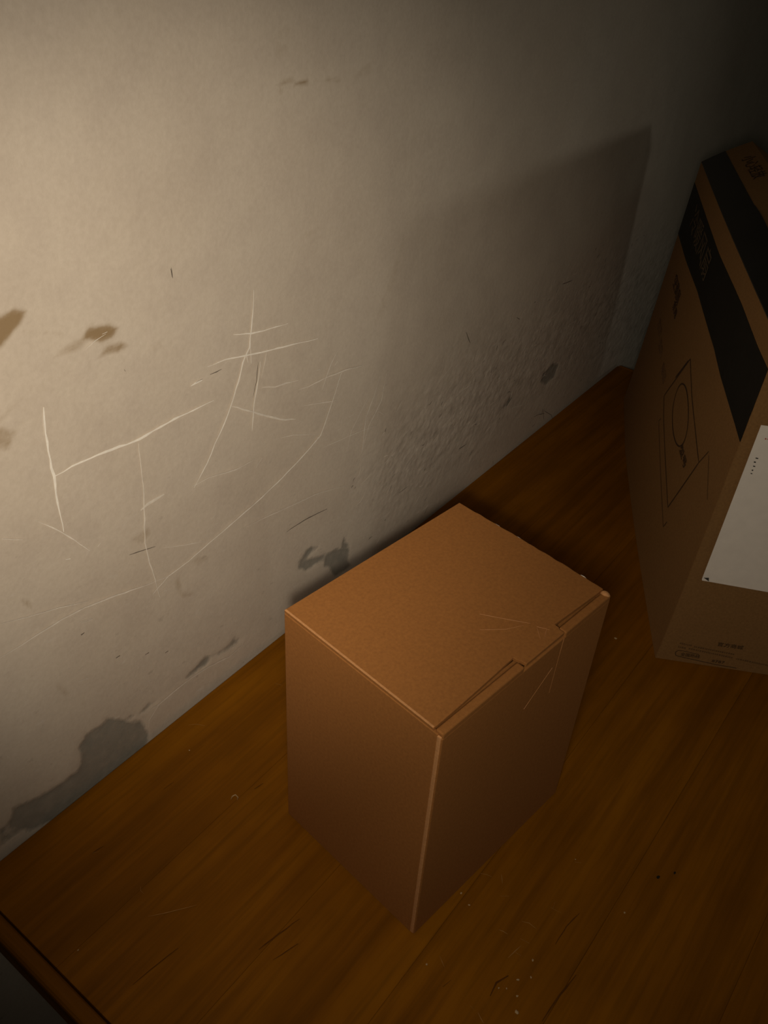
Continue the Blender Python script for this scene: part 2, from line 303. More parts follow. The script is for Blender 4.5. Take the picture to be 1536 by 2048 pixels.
def wall_material():
    m, nt, b = mat_new('old_whitewash')
    v = coords(nt)
    at = nt.nodes.new('ShaderNodeAttribute')
    at.attribute_name = 'wear'
    sp = nt.nodes.new('ShaderNodeSeparateColor')
    nt.links.new(at.outputs['Color'], sp.inputs[0])
    brown, grey, rough = sp.outputs[0], sp.outputs[1], sp.outputs[2]
    big = noise(nt, v, 5, 3)
    mid = noise(nt, v, 28, 5, .6)
    fine = noise(nt, v, 260, 3, .6)
    base = ramp(nt, big, [(.3, (.555, .480, .395)), (.7, (.615, .545, .460))])
    base = mix(nt, math_node(nt, 'MULTIPLY', ramp(nt, mid, [(.42, 0.0), (.72, 1.0)]), .28), base, (.43, .36, .31))
    base = mix(nt, .06, base, ramp(nt, fine, [(.3, (.2, .18, .16)), (.7, (.95, .9, .85))]))
    # scattered dirt specks, more of them low on the wall
    tc = nt.nodes.new('ShaderNodeTexCoord')
    sx = nt.nodes.new('ShaderNodeSeparateXYZ')
    nt.links.new(tc.outputs['Object'], sx.inputs[0])
    low = nt.nodes.new('ShaderNodeMapRange')
    nt.links.new(sx.outputs[2], low.inputs[0])
    low.inputs[1].default_value, low.inputs[2].default_value = TZ + .42, TZ + .02
    low.inputs[3].default_value, low.inputs[4].default_value = 0.0, 1.0
    spk = noise(nt, coords(nt, (1, 1, 1.5), (0, .5, 0)), 70, 3, .7)
    spk_m = ramp(nt, spk, [(.63, 0.0), (.74, 1.0)])
    base = mix(nt, math_node(nt, 'MULTIPLY', math_node(nt, 'MULTIPLY', spk_m, low.outputs[0]), .50), base, (.30, .25, .21))
    pal = noise(nt, coords(nt, (1, 1, 2.2), (0, .6, 0)), 55, 3, .7)
    base = mix(nt, math_node(nt, 'MULTIPLY', math_node(nt, 'MULTIPLY', ramp(nt, pal, [(.63, 0.0), (.72, 1.0)]), low.outputs[0]), .35), base, (.68, .64, .60))
    # rough flaking zone: streaky light and dark flakes
    stre = noise(nt, turned(nt, .40, (42, 42, 120)), 1.0, 5, .65)
    stre2 = noise(nt, turned(nt, .95, (50, 50, 130)), 1.0, 4, .65)
    fl = ramp(nt, stre, [(.34, (.20, .175, .15)), (.48, (.50, .44, .385)), (.62, (.76, .70, .63))])
    fl2 = ramp(nt, stre2, [(.34, (.24, .21, .18)), (.48, (.5, .44, .385)), (.62, (.74, .68, .61))])
    base = mix(nt, math_node(nt, 'MULTIPLY', rough, .52, True), base, mix(nt, .5, fl, fl2))
    # brown smears, broken up by the brush
    n1 = noise(nt, v, 90, 5, .65)
    bm_ = math_node(nt, 'ADD', brown, math_node(nt, 'MULTIPLY', math_node(nt, 'SUBTRACT', n1, .5), 1.1))
    bm_ = math_node(nt, 'MULTIPLY', ramp(nt, bm_, [(.12, 0.0), (.80, 1.0)]), math_node(nt, 'POWER', brown, .7))
    base = mix(nt, math_node(nt, 'MULTIPLY', bm_, .92, True), base, (.27, .185, .095))
    # bare grey plaster where the whitewash fell off
    n2 = noise(nt, v, 70, 5, .65)
    gm = math_node(nt, 'ADD', grey, math_node(nt, 'MULTIPLY', math_node(nt, 'SUBTRACT', n2, .5), 1.2))
    gm = ramp(nt, gm, [(.28, 0.0), (.72, 1.0)])
    gm = math_node(nt, 'MULTIPLY', gm, math_node(nt, 'ADD', math_node(nt, 'MULTIPLY', n1, .8), .45), True)
    gm = math_node(nt, 'MULTIPLY', gm, ramp(nt, grey, [(.02, 0.0), (.3, 1.0)]))
    base = mix(nt, gm, base, mix(nt, n1, (.19, .18, .155), (.30, .285, .25)))
    nt.links.new(base, b.inputs['Base Color'])
    b.inputs['Roughness'].default_value = .95
    b.inputs['Specular IOR Level'].default_value = .08
    h = math_node(nt, 'ADD', math_node(nt, 'MULTIPLY', mid, .5), math_node(nt, 'MULTIPLY', fine, .12))
    h = math_node(nt, 'ADD', h, math_node(nt, 'MULTIPLY', math_node(nt, 'MULTIPLY', math_node(nt, 'ADD', stre, stre2), rough), .32))
    h = math_node(nt, 'SUBTRACT', h, math_node(nt, 'MULTIPLY', gm, .5))
    bp = nt.nodes.new('ShaderNodeBump')
    bp.inputs['Strength'].default_value = .45
    bp.inputs['Distance'].default_value = .0022
    nt.links.new(h, bp.inputs['Height'])
    nt.links.new(bp.outputs[0], b.inputs['Normal'])
    return m


def wood_material(name='worn_brown_wood', along=0):
    m, nt, b = mat_new(name)
    sc = [38.0, 38.0, 38.0]
    sc[along] = 2.2
    oi = nt.nodes.new('ShaderNodeObjectInfo')
    v = coords(nt, tuple(sc))
    ad = nt.nodes.new('ShaderNodeVectorMath')
    nt.links.new(v, ad.inputs[0])
    sc_ = nt.nodes.new('ShaderNodeVectorMath')
    sc_.operation = 'SCALE'
    sc_.inputs[0].default_value = (13.0, 7.0, 3.0)
    nt.links.new(oi.outputs['Random'], sc_.inputs['Scale'])
    nt.links.new(sc_.outputs[0], ad.inputs[1])
    g = noise(nt, ad.outputs[0], 1.0, 6, .62)
    sc2 = [170.0, 170.0, 170.0]
    sc2[along] = 9.0
    g2 = noise(nt, coords(nt, tuple(sc2)), 1.0, 3, .6)
    blot = noise(nt, coords(nt), 7, 4, .6)
    dust = noise(nt, coords(nt), 420, 3, .7)
    c = ramp(nt, g, [(.28, WOOD[0]), (.50, WOOD[1]), (.72, WOOD[2])])
    c = mix(nt, math_node(nt, 'MULTIPLY', ramp(nt, g2, [(.32, 1.0), (.55, 0.0)]), .35), c, tuple(x * .35 for x in WOOD[1]))
    c = mix(nt, math_node(nt, 'MULTIPLY', ramp(nt, blot, [(.40, 0.0), (.68, 1.0)]), .40), c, tuple(x * .50 for x in WOOD[1]))
    c = mix(nt, math_node(nt, 'MULTIPLY', ramp(nt, dust, [(.62, 0.0), (.8, 1.0)]), .12), c, (.32, .22, .12))
    nt.links.new(c, b.inputs['Base Color'])
    b.inputs['Roughness'].default_value = .62
    b.inputs['Specular IOR Level'].default_value = .12
    bp = nt.nodes.new('ShaderNodeBump')
    bp.inputs['Strength'].default_value = .25
    bp.inputs['Distance'].default_value = .0006
    nt.links.new(g2, bp.inputs['Height'])
    nt.links.new(bp.outputs[0], b.inputs['Normal'])
    return m


def cardboard_material(name, color, rough=.85):
    m, nt, b = mat_new(name)
    v = coords(nt)
    fib = noise(nt, coords(nt, (1, 1, 1)), 420, 4, .7)
    cloud = noise(nt, v, 22, 3)
    flute = nt.nodes.new('ShaderNodeTexWave')
    flute.inputs['Scale'].default_value = 42
    flute.inputs['Distortion'].default_value = .4
    nt.links.new(coords(nt, (1, 1, .02)), flute.inputs['Vector'])
    c = ramp(nt, fib, [(.25, tuple(x * .80 for x in color)), (.55, color), (.8, tuple(min(1, x * 1.18) for x in color))])
    c = mix(nt, math_node(nt, 'MULTIPLY', cloud, .22), c, tuple(x * .78 for x in color))
    nt.links.new(c, b.inputs['Base Color'])
    b.inputs['Roughness'].default_value = rough
    b.inputs['Specular IOR Level'].default_value = .18
    bp = nt.nodes.new('ShaderNodeBump')
    bp.inputs['Strength'].default_value = .12
    bp.inputs['Distance'].default_value = .0004
    nt.links.new(math_node(nt, 'ADD', fib, math_node(nt, 'MULTIPLY', flute.outputs['Fac'], .25)), bp.inputs['Height'])
    nt.links.new(bp.outputs[0], b.inputs['Normal'])
    return m


WOOD = ((.165, .060, .0008), (.250, .091, .0012), (.315, .120, .0020))
M_WALL = wall_material()
M_WOOD = wood_material('worn_brown_wood', 0)
M_WOOD_END = wood_material('worn_brown_end_board', 1)
M_WOOD_LEG = wood_material('worn_brown_leg', 2)
M_CARD = cardboard_material('kraft_cardboard', (.345, .145, .040))
M_CARD_EDGE = cardboard_material('scuffed_cardboard_edge', (.58, .29, .12))
M_CARTON = cardboard_material('dull_brown_carton', (.275, .150, .056))
M_TAPE = plain('black_glossy_tape', (.009, .0085, .007), .4, .2, 30, .4)
M_BAND = plain('black_printed_band', (.009, .0085, .006), .6, .2, 50, .2)
M_INK = plain('dark_print_ink', (.055, .030, .016), .8, .15)
M_PALE = plain('pale_print', (.11, .08, .05), .8, .2)
M_LABEL = plain('white_label_paper', (.93, .88, .82), .38, .03, 90, .4)
M_LABEL_INK = plain('label_print', (.06, .055, .05), .7)
M_RED = plain('red_label_print', (.45, .08, .07), .7)
M_SCR = plain('bared_white_lime', (.87, .83, .76), .95, .08, 200)
M_SCR_F = plain('faint_scraped_lime', (.73, .675, .60), .95, .10, 200)
M_FLAKE = plain('loose_lime_flake', (.80, .73, .65), .95, .12, 200)
M_SCR_D = plain('dark_crack', (.13, .11, .09), .95, .2, 200)
M_TSCR = plain('dry_scratch_in_varnish', (.34, .17, .05), .9, .15, 200)
M_TDARK = plain('dark_groove_in_wood', (.10, .034, .001), .9, .15, 200)
M_CRUMB = plain('pale_crumb', (.50, .36, .20), .9, .2, 300)
M_FLECK = plain('black_fleck', (.02, .016, .01), .9, .2, 300)
M_CONC = plain('grey_cement_floor', (.26, .24, .21), .9, .2, 6, .2, .3)
M_PLASTER = plain('grimy_plaster', (.52, .47, .41), .95, .1, 4)


# ---------------------------------------------------------------- setting
def inside(px, pz, poly):
    """vectorised even-odd test plus distance to the outline"""
    n = len(poly)
    ins = np.zeros(px.shape, bool)
    dist = np.full(px.shape, 1e9)
    for i in range(n):
        x0, z0 = poly[i]
        x1, z1 = poly[(i + 1) % n]
        dx, dz = x1 - x0, z1 - z0
        t = np.clip(((px - x0) * dx + (pz - z0) * dz) / (dx * dx + dz * dz + 1e-12), 0, 1)
        dist = np.minimum(dist, np.hypot(px - x0 - t * dx, pz - z0 - t * dz))
        if z0 != z1:
            c = ((z0 > pz) != (z1 > pz)) & (px < dx * (pz - z0) / dz + x0)
            ins ^= c
    return np.where(ins, dist, -dist)


def build_wall():
    xs = np.concatenate([np.linspace(-2.5, -.15, 12)[:-1], np.arange(-.15, 1.45, .0022), np.linspace(1.45, 4.0, 12)])
    zs = np.concatenate([np.linspace(-.75, -.26, 8)[:-1], np.arange(-.26, .64, .0022), np.linspace(.64, 2.0, 8)])
    X, Z = np.meshgrid(xs, zs)
    nx, nz = len(xs), len(zs)
    px, pz = X.ravel(), Z.ravel()
    masks = []
    for data, soft in ((BROWN, .0045), (GREY, .009)):
        m = np.zeros(px.shape)
        for a, poly in data:
            P = np.array(poly) / 1000
            sel = (px > P[:, 0].min() - .03) & (px < P[:, 0].max() + .03) & (pz > P[:, 1].min() - .03) & (pz < P[:, 1].max() + .03)
            d = inside(px[sel], pz[sel], P.tolist())
            m[sel] = np.maximum(m[sel], a * np.clip(d / soft + .5, 0, 1))
        masks.append(m)
    d = inside(px, pz, (np.array(ROUGH[0]) / 1000).tolist())
    fade = np.clip(d / .16 + .25, 0, 1)
    masks.append(fade * fade * (3 - 2 * fade))
    rng = np.random.default_rng(4)
    Y = .0012 * np.sin(px * 7.3 + 1.1 * pz) * np.cos(pz * 9.1) + .0006 * np.sin(px * 31 + pz * 23)
    Y += masks[1] * .0008                                     # plaster lies a little behind the whitewash
    Y += masks[2] * (rng.random(px.shape) - .5) * .0007
    Y = np.clip(Y, -.0015, .004)
    me = bpy.data.meshes.new('wall_back')
    idx = np.arange(nx * nz).reshape(nz, nx)
    q = np.stack([idx[:-1, :-1], idx[:-1, 1:], idx[1:, 1:], idx[1:, :-1]], -1).reshape(-1, 4)
    me.vertices.add(nx * nz)
    me.vertices.foreach_set('co', np.stack([px, Y, pz + TZ], -1).astype(np.float32).ravel())
    me.loops.add(q.size)
    me.loops.foreach_set('vertex_index', q.astype(np.int32).ravel())
    me.polygons.add(len(q))
    me.polygons.foreach_set('loop_start', np.arange(0, q.size, 4, dtype=np.int32))
    me.polygons.foreach_set('loop_total', np.full(len(q), 4, dtype=np.int32))
    me.update(calc_edges=True)
    me.polygons.foreach_set('use_smooth', np.ones(len(q), bool))
    at = me.attributes.new('wear', 'FLOAT_COLOR', 'POINT')
    at.data.foreach_set('color', np.stack([masks[0], masks[1], masks[2], np.ones_like(px)], -1).astype(np.float32).ravel())
    return new_obj('wall_back', me, None, M_WALL)


wall = build_wall()
wall['kind'] = 'structure'


def structure(name, x0, x1, y0, y1, z0, z1, mat):
    o = box(name, x0, x1, y0, y1, z0, z1, mat, None)
    o['kind'] = 'structure'
    return o


structure('floor', -2.6, 4.1, -7.1, .1, -.1, 0, M_CONC)
structure('ceiling', -2.6, 4.1, -7.1, .1, 2.75, 2.85, M_PLASTER)
structure('wall_left', -2.6, -2.5, -7.1, .1, 0, 2.75, M_PLASTER)
structure('wall_right', 4.0, 4.1, -7.1, .1, 0, 2.75, M_PLASTER)
structure('wall_front', -2.5, 4.0, -7.1, -7.0, 0, 2.75, M_PLASTER)

R = random.Random(11)
on_wall = lambda u, v, h: Vector((u, -.0019 - h, v + TZ))
for w, k, pts in SCRATCH:
    mt = {'l': M_SCR, 'f': M_SCR_F, 'd': M_SCR_D}[k]
    P = [(a / 1000, b / 1000) for a, b in pts]
    ribbon('crack' if k == 'd' else 'scratch', P, w * (.00074 if k == 'l' else .00066), on_wall, .00003, mt, wall, R)

# loose flakes and fibrous scrape marks of the rough zone, too many to pick apart
for nm, mt, n, seed in (('flake_marks', M_FLAKE, 260, 5), ('flake_pits', M_SCR_D, 90, 6)):
    rr = random.Random(seed)
    bm = bmesh.new()
    P = np.array(ROUGH[0]) / 1000
    k = 0
    while k < n:
        x, z = rr.uniform(P[:, 0].min(), 1.13), rr.uniform(.005, P[:, 1].max())
        d = inside(np.array([x]), np.array([z]), P.tolist())[0]
        if d < 0 or rr.random() > .25 + d * 9 or z < .004:
            continue
        k += 1
        a = rr.choice((rr.gauss(.35, .25), rr.gauss(1.0, .3)))
        ln, w = rr.uniform(.004, .02), rr.uniform(.0005, .0011)
        if seed == 6:
            ln *= .5
        ca, sa = math.cos(a), math.sin(a)
        bend = rr.uniform(-.25, .25) * ln
        pts = []
        for s_, ww in ((-.5, .15), (-.15, 1), (.2, .8), (.5, .1)):
            bx, bz = s_ * ln, bend * (1 - 4 * s_ * s_)
            pts.append([(bx * ca - (bz + q * w * ww * .5) * sa + x, bx * sa + (bz + q * w * ww * .5) * ca + z) for q in (1, -1)])
        vs = [[bm.verts.new(on_wall(u, max(.001, v), .00002)) for u, v in pr_] for pr_ in pts]
        for p, q in zip(vs[:-1], vs[1:]):
            bm.faces.new((p[0], p[1], q[1], q[0]))
    o = new_obj(nm, mesh_of(bm, nm), wall, mt)
    o['kind'] = 'stuff'

# ---------------------------------------------------------------- table
TX0, TX1, TD = -.0405, 1.131, .72
table = thing('table', 'long brown varnished wooden table standing against the scratched wall under both boxes', 'table', (.55, -.36, 0))


def at_table(o):
    o.matrix_parent_inverse = Matrix.Translation((-.55, .36, 0))
    return o


joints = [-.004, -.1085, -.2163, -.3100, -.4080, -.5080, -.6120, -.7200]
for a, b in zip(joints[:-1], joints[1:]):
    dz = R.uniform(-.00006, .00006)
    o = box('plank', -.0265, TX1 - .010, b + .00005, a - .00005, TZ - .026, TZ + dz, M_WOOD, table, .00022, 1)
    at_table(o)
# rounded end boards
for x0, x1 in ((TX0, -.0270), (TX1 - .0095, TX1)):
    bm = box_bm(x0, x1, -.724, -.003, TZ - .034, TZ - .0004, .0045, 3)
    at_table(new_obj('end_board', mesh_of(bm, 'end_board'), table, M_WOOD_END))
at_table(box('apron', .03, 1.06, -.688, -.668, TZ - .12, TZ - .026, M_WOOD, table, .002))
at_table(box('apron', .03, 1.06, -.050, -.030, TZ - .12, TZ - .026, M_WOOD, table, .002))
at_table(box('apron', .005, .025, -.66, -.06, TZ - .12, TZ - .026, M_WOOD_END, table, .002))
at_table(box('apron', 1.065, 1.085, -.66, -.06, TZ - .12, TZ - .026, M_WOOD_END, table, .002))
for x in (.0, 1.04):
    for y in (-.70, -.075):
        at_table(box('leg', x, x + .05, y, y + .05, 0, TZ - .026, M_WOOD_LEG, table, .004))
on_table = lambda u, v, h: Vector((u, v, TZ + .0004 + h))
for w, pts in TABLE_SCRATCH:
    at_table(ribbon('scratch', [(a / 1000, b / 1000) for a, b in pts], w * .0005, on_table, .0001, M_TSCR, table, R))
for w, pts in TABLE_DARK:
    at_table(ribbon('groove', [(a / 1000, b / 1000) for a, b in pts], w * .0006, on_table, .0001, M_TDARK, table, R))


def pebble(r, seed):
    rr = random.Random(seed)
    bm = bmesh.new()
    bmesh.ops.create_icosphere(bm, subdivisions=1, radius=1)
    for v in bm.verts:
        v.co = v.co * rr.uniform(.75, 1.2)
        v.co.x *= r * 1.25
        v.co.y *= r * .85
        v.co.z *= r * .55
    zmin = min(v.co.z for v in bm.verts)
    for v in bm.verts:
        v.co.z -= zmin
    return mesh_of(bm, 'crumb')


CR_LABEL = {0: 'pale crumb on the dark tabletop beside the tall carton', 1: 'pale crumb lying between the plain box and the tall carton',
            13: 'pale speck on the bare tabletop near the left table end', 14: 'tiny pale speck on the tabletop by the foot of the wall',
            2: 'pale crumb against the bottom edge of the plain box beside its front corner',
            3: 'pale crumb a finger width off the right bottom edge of the plain box',
            4: 'round pale crumb beside the pale crossed scratches on the tabletop',
            10: 'largest pale crumb in front of the plain cardboard box',
            11: 'pale crumb nearest the front corner of the plain box',
            12: 'tiny pale speck right of the plain box front',
            15: 'pale crumb on the tabletop between plain box and photo right edge'}
for i, (r, (x, y)) in enumerate(CRUMB):
    o = new_obj('crumb', pebble(r * .00055, i), None, M_CRUMB)
    o.location = (x / 1000, y / 1000, TZ + .0003)
    o.rotation_euler = (0, 0, i * 1.7)
    o['label'] = CR_LABEL.get(i, 'tiny pale crumb in the loose cluster on the tabletop in front of the plain box')
    o['category'] = 'crumb'
    o['group'] = 'crumbs on the tabletop'
for i, (r, (x, y)) in enumerate(FLECK):
    o = new_obj('fleck', pebble(r * .0007, 40 + i), None, M_FLECK)
    o.location = (x / 1000, y / 1000, TZ + .0003)
    o['label'] = ('larger black fleck on the dark tabletop right of the plain box', 'smaller black fleck on the dark tabletop right of the plain box')[i]
    o['category'] = 'fleck'
    o['group'] = 'black flecks on the tabletop'
lint = ribbon('lint_curl', [(a / 1000, b / 1000) for a, b in LINT], .0011, lambda u, v, h: Vector((u, v, TZ + .0004 + h)), .0009, M_CRUMB, None)
lint['label'], lint['category'] = 'tiny pale curled lint on the bare table left of the plain box', 'lint'

# ---------------------------------------------------------------- plain cardboard box
LX, LY, LH = .1866, .1466, .240
plainbox = thing('cardboard_box', 'plain brown cardboard mailer box with tucked lid standing near the middle of the table', 'box',
                 (.15821, -.29736, TZ + .0004), math.radians(-7.0))
T = .003
box('side_panel', 0, T, .0036, LY, 0, LH - .0030, M_CARD, plainbox, .0006)
box('side_panel', LX - T, LX, .0036, LY, 0, LH - .0030, M_CARD, plainbox, .0006)
box('back_panel', T, LX - T, LY - T, LY, 0, LH - .0030, M_CARD, plainbox, .0006)
box('base_panel', T, LX - T, .004, LY - T, .0, .003, M_CARD, plainbox)
# front panel wraps round both front corners
front_p = box('front_panel', .0006, LX - .0006, 0, .0034, 0, LH - .0052, M_CARD, plainbox, .0011, 3)
box('corner_crease', .0001, .0030, .0008, .0042, .0006, LH - .004, M_CARD_EDGE, plainbox, .0009, 3)
NX0, NX1 = .0835, .1290
for x0, x1 in ((.0012, NX0 - .0006), (NX1 + .0006, LX - .0003)):
    bm = box_bm(x0, x1, .0001, .0066, LH - .022, LH - .0010, .0014, 3)
    o = new_obj('rolled_edge', mesh_of(bm, 'rolled_edge'), plainbox, M_CARD)
bm = bmesh.new()
bmesh.ops.create_uvsphere(bm, u_segments=14, v_segments=8, radius=.0031)
for v in bm.verts:
    v.co = Vector((LX - .0027 + v.co.x, .0040 + v.co.y * 1.25, LH - .0022 + v.co.z * .9))
new_obj('corner_ear', mesh_of(bm, 'corner_ear', True), plainbox, M_CARD_EDGE)
# lid with a centre tongue; the back right edge is a little ragged
lid = [(.0004, .0072)]
for i in range(1, 9):
    t = i / 8
    lid.append((.0004 + (NX0 - .001) * t, .0072 + .0030 * t ** 1.4))
lid += [(NX0, .0060), (NX0 + .0010, .0052), (NX0 + .0012, .0006), (NX1 - .0012, .0006), (NX1 - .0010, .0052), (NX1, .0060), (NX1 + .0004, .0100)]
for i in range(1, 9):
    t = i / 8
    lid.append((NX1 + .0004 + (LX - .0010 - NX1) * t, .0100 - .0026 * t))
rr = random.Random(3)
for i in range(1, 26):
    t = i / 26
    lid.append((LX - .0002 - rr.uniform(0, .0009) + .0012 * math.sin(math.pi * t), .0074 + (LY - .0074) * t))
lid += [(LX - .0004, LY), (.0002, LY)]
lid_o = prism('lid', lid, LH - .0029, LH, M_CARD, plainbox, .0004)
new_obj('tongue_slot', mesh_of(box_bm(.004, LX - .004, .0062, .0125, LH - .018, LH - .0085), 'tongue_slot'), plainbox, M_CARD)
# worn lighter rim along the left lid edge, ragged paper on the far edge
ribbon('worn_rim', [(.0004, .0075), (.0004, .1462)], .0016, lambda u, v, h: Vector((u + .0004, v, LH + .00005 + h * .3)), .0002, M_CARD_EDGE, plainbox, None, False)
for t, ln in ((.37, .012), (.40, .006), (.60, .004), (.24, .006), (.81, .005)):
    y = LY * (1 - t)
    ribbon('paper_tear', [(LX + .0003, y), (LX + .0007, y - ln * .5), (LX + .0002, y - ln)], .0011, lambda u, v, h: Vector((u, v, LH - .0008 + h)), .0005, M_SCR_F, plainbox, R)
# clear seal over the tongue
M_FILM_EDGE = plain('film_edge_crease', (.43, .20, .075), .5)
on_front = lambda u, v, h: Vector((u, -.00005 - h, v))
ribbon('film_crease', [(NX1 - .001, LH - .005), (NX1 - .002, LH - .020)], .0012, on_front, .0003, M_FILM_EDGE, front_p)
ribbon('film_crease', [(NX1 - .002, LH - .020), (NX1 - .0035, LH - .060)], .0004, on_front, .0002, M_FILM_EDGE, front_p)
ribbon('film_crease', [(NX0 + .010, LH - .052), (NX1 - .008, LH - .030)], .0004, on_front, .0002, M_FILM_EDGE, front_p)
on_lid = lambda u, v, h: Vector((u, v, LH + .0001 + h))
for pts in ([(.110, .008), (.118, .017), (.122, .009)], [(.098, .052), (.108, .036), (.117, .022)], [(.086, .042), (.100, .030), (.112, .024)], [(.112, .006), (.123, .012)]):
    ribbon('film_wrinkle', pts, .0006, on_lid, .0002, M_FILM_EDGE, lid_o)

# ---------------------------------------------------------------- tall printed carton
S = Vector((.8795213, .4758595, 0))
N = Vector((.4758595, -.8795213, 0))
LS, WB = .5396, .145
carton = thing('carton', 'tall dusty brown printed carton with black band, black tape and white shipping label', 'carton', (.5564, -.3201, TZ + .0004))


def cp(t, e, h):
    return S * t + N * e + Vector((0, 0, h))


def lean(h):
    return .018 * min(1.0, h / .36) ** .85


def top_h(t):
    return .3645 + (.352 - .3645) * t / LS


def left_point(t, h, off=0.0):
    """the dented left face: bows out, creased along a diagonal, its lower front tucked in towards the lamp"""
    u, k = t / LS, h / .36
    e = lean(h)
    e -= .0045 * math.sin(math.pi * min(1, max(0, u))) * (1 - .6 * k)
    c = 1.0 - u * 1.35 - k * .95                 # positive in the lower front corner
    e -= DENT * max(0.0, 1.0 - abs(c) / (1.0 if c > 0 else 1.3))
    return cp(t, e - off, h)


DENT = .007
TH = .004


def sheet(name, f_out, f_in, nu, nv, mat, label=None):
    bm = bmesh.new()
    g = []
    for f in (f_out, f_in):
        g.append([[bm.verts.new(f(i / nu, j / nv)) for j in range(nv + 1)] for i in range(nu + 1)])
    for i in range(nu):
        for j in range(nv):
            a = g[0]
            bm.faces.new((a[i][j], a[i + 1][j], a[i + 1][j + 1], a[i][j + 1]))
            a = g[1]
            bm.faces.new((a[i][j + 1], a[i + 1][j + 1], a[i + 1][j], a[i][j]))
    for i in range(nu):
        for j in (0, nv):
            bm.faces.new((g[0][i][j], g[0][i + 1][j], g[1][i + 1][j], g[1][i][j]))
    for j in range(nv):
        for i in (0, nu):
            bm.faces.new((g[0][i][j], g[0][i][j + 1], g[1][i][j + 1], g[1][i][j]))
    bmesh.ops.recalc_face_normals(bm, faces=bm.faces[:])
    return new_obj(name, mesh_of(bm, name, False), carton, mat, label)


left_panel = sheet('left_panel', lambda u, v: left_point(u * LS, v * top_h(u * LS)), lambda u, v: left_point(u * LS, v * top_h(u * LS), -TH), 40, 30, M_CARTON)
RE = lambda h: WB - .018 * h / .36
sheet('right_panel', lambda u, v: cp(u * LS, RE(v * .352), v * .352), lambda u, v: cp(u * LS, RE(v * .352) - TH, v * .352), 4, 4, M_CARTON)


def end_panel(name, t, inward):
    def fo(u, v, o=0.0):
        h = v * .352
        e0 = (left_point(t, h) - cp(t, 0, h)).dot(N) + .0003
        e1 = RE(h) - .0003
        return cp(t + o, e0 + (e1 - e0) * u, h)
    return sheet(name, lambda u, v: fo(u, v), lambda u, v: fo(u, v, inward), 6, 12, M_CARTON)


front_panel = end_panel('front_panel', -.0006, TH)
end_panel('back_panel', LS + .0006, -TH)
sheet('base_panel', lambda u, v: cp(.004 + u * (LS - .008), .012 + v * (WB - .02), .0005), lambda u, v: cp(.004 + u * (LS - .008), .012 + v * (WB - .02), .004), 2, 2, M_CARTON)
# two top flaps pushed up into a ridge
RIDGE_E = .0724


def flap_left(u, v, off=0.0):
    t = u * LS
    e0, h0 = (left_point(t, top_h(t)) - cp(t, 0, 0)).dot(N), top_h(t)
    h1 = .395 + (.383 - .395) * u
    e, h = e0 + (RIDGE_E - e0) * v, h0 + (h1 - h0) * v + .0015 * math.sin(math.pi * v)
    return cp(t, e, h - off)


def flap_right(u, v, off=0.0):
    t = u * LS
    h1 = .395 + (.383 - .395) * u
    return cp(t, RIDGE_E + .0006 + (WB - .0185 - RIDGE_E) * v, h1 - .0008 + (.352 - h1) * v - off)


top_left = sheet('top_flap', flap_left, lambda u, v: flap_left(u, v, TH * .8), 14, 6, M_CARTON)
sheet('top_flap', flap_right, lambda u, v: flap_right(u, v, TH * .8), 14, 6, M_CARTON)
# gable gaps closed by the dust flaps under them
for t in (.0015, LS - .0045):
    u = t / LS
    sheet('dust_flap', lambda a, b, t=t, u=u: cp(t, .022 + a * .10, .345 + b * ((flap_left(u, min(1, max(0, (.022 + a * .10 - .018) / .0544))) if .022 + a * .10 < RIDGE_E else flap_right(u, (.022 + a * .10 - RIDGE_E) / .0545)).z - .345 - .0035)),
          lambda a, b, t=t, u=u: cp(t + .003, .022 + a * .10, .345 + b * ((flap_left(u, min(1, max(0, (.022 + a * .10 - .018) / .0544))) if .022 + a * .10 < RIDGE_E else flap_right(u, (.022 + a * .10 - RIDGE_E) / .0545)).z - .345 - .0035)), 8, 2, M_CARTON)


def interp(tab, t):
    tab = sorted(tab)
    xs, ys = [a for a, b in tab], [b for a, b in tab]
    return float(np.interp(t, xs, ys))


band_lo = [(0, .2695), (.027, .271), (.162, .2765), (.312, .2735), (.428, .2640), (.5396, .2585)]
band_hi = [(0, .340), (.128, .339), (.174, .337), (.273, .3315), (.362, .3300), (.5396, .3265)]
sheet('printed_band',
      lambda u, v: left_point(u * LS, interp(band_lo, u * LS) + v * (interp(band_hi, u * LS) - interp(band_lo, u * LS)), .0004),
      lambda u, v: left_point(u * LS, interp(band_lo, u * LS) + v * (interp(band_hi, u * LS) - interp(band_lo, u * LS)), -.0002), 40, 6, M_BAND, 'black printed band along the top of the left side')


def tape_piece(name, u0, u1, lift, w1):
    ev = lambda u, v: flap_left(u, .002 + v * w1)
    sheet(name, lambda u, v: ev(u0 + (u1 - u0) * u, v) + Vector((0, 0, .0006 + lift + (.0012 * math.sin(9 * u) ** 2 * v if lift else 0))),
          lambda u, v: ev(u0 + (u1 - u0) * u, v) + Vector((0, 0, .0002)), 16, 4, M_TAPE, 'black glossy tape')


tape_piece('tape', .55, 1.0, 0.0, .465)
tape_piece('tape', 0.0, .575, .0007, .465)
on_left = lambda u, v, h: left_point(u, v, .0005 + h)


def left_line(pts, w=.0013, name='printed_line', mat=None):
    ribbon(name, [(a / 1000, b / 1000) for a, b in pts], w, on_left, .0001, mat or M_INK, carton, None, False)


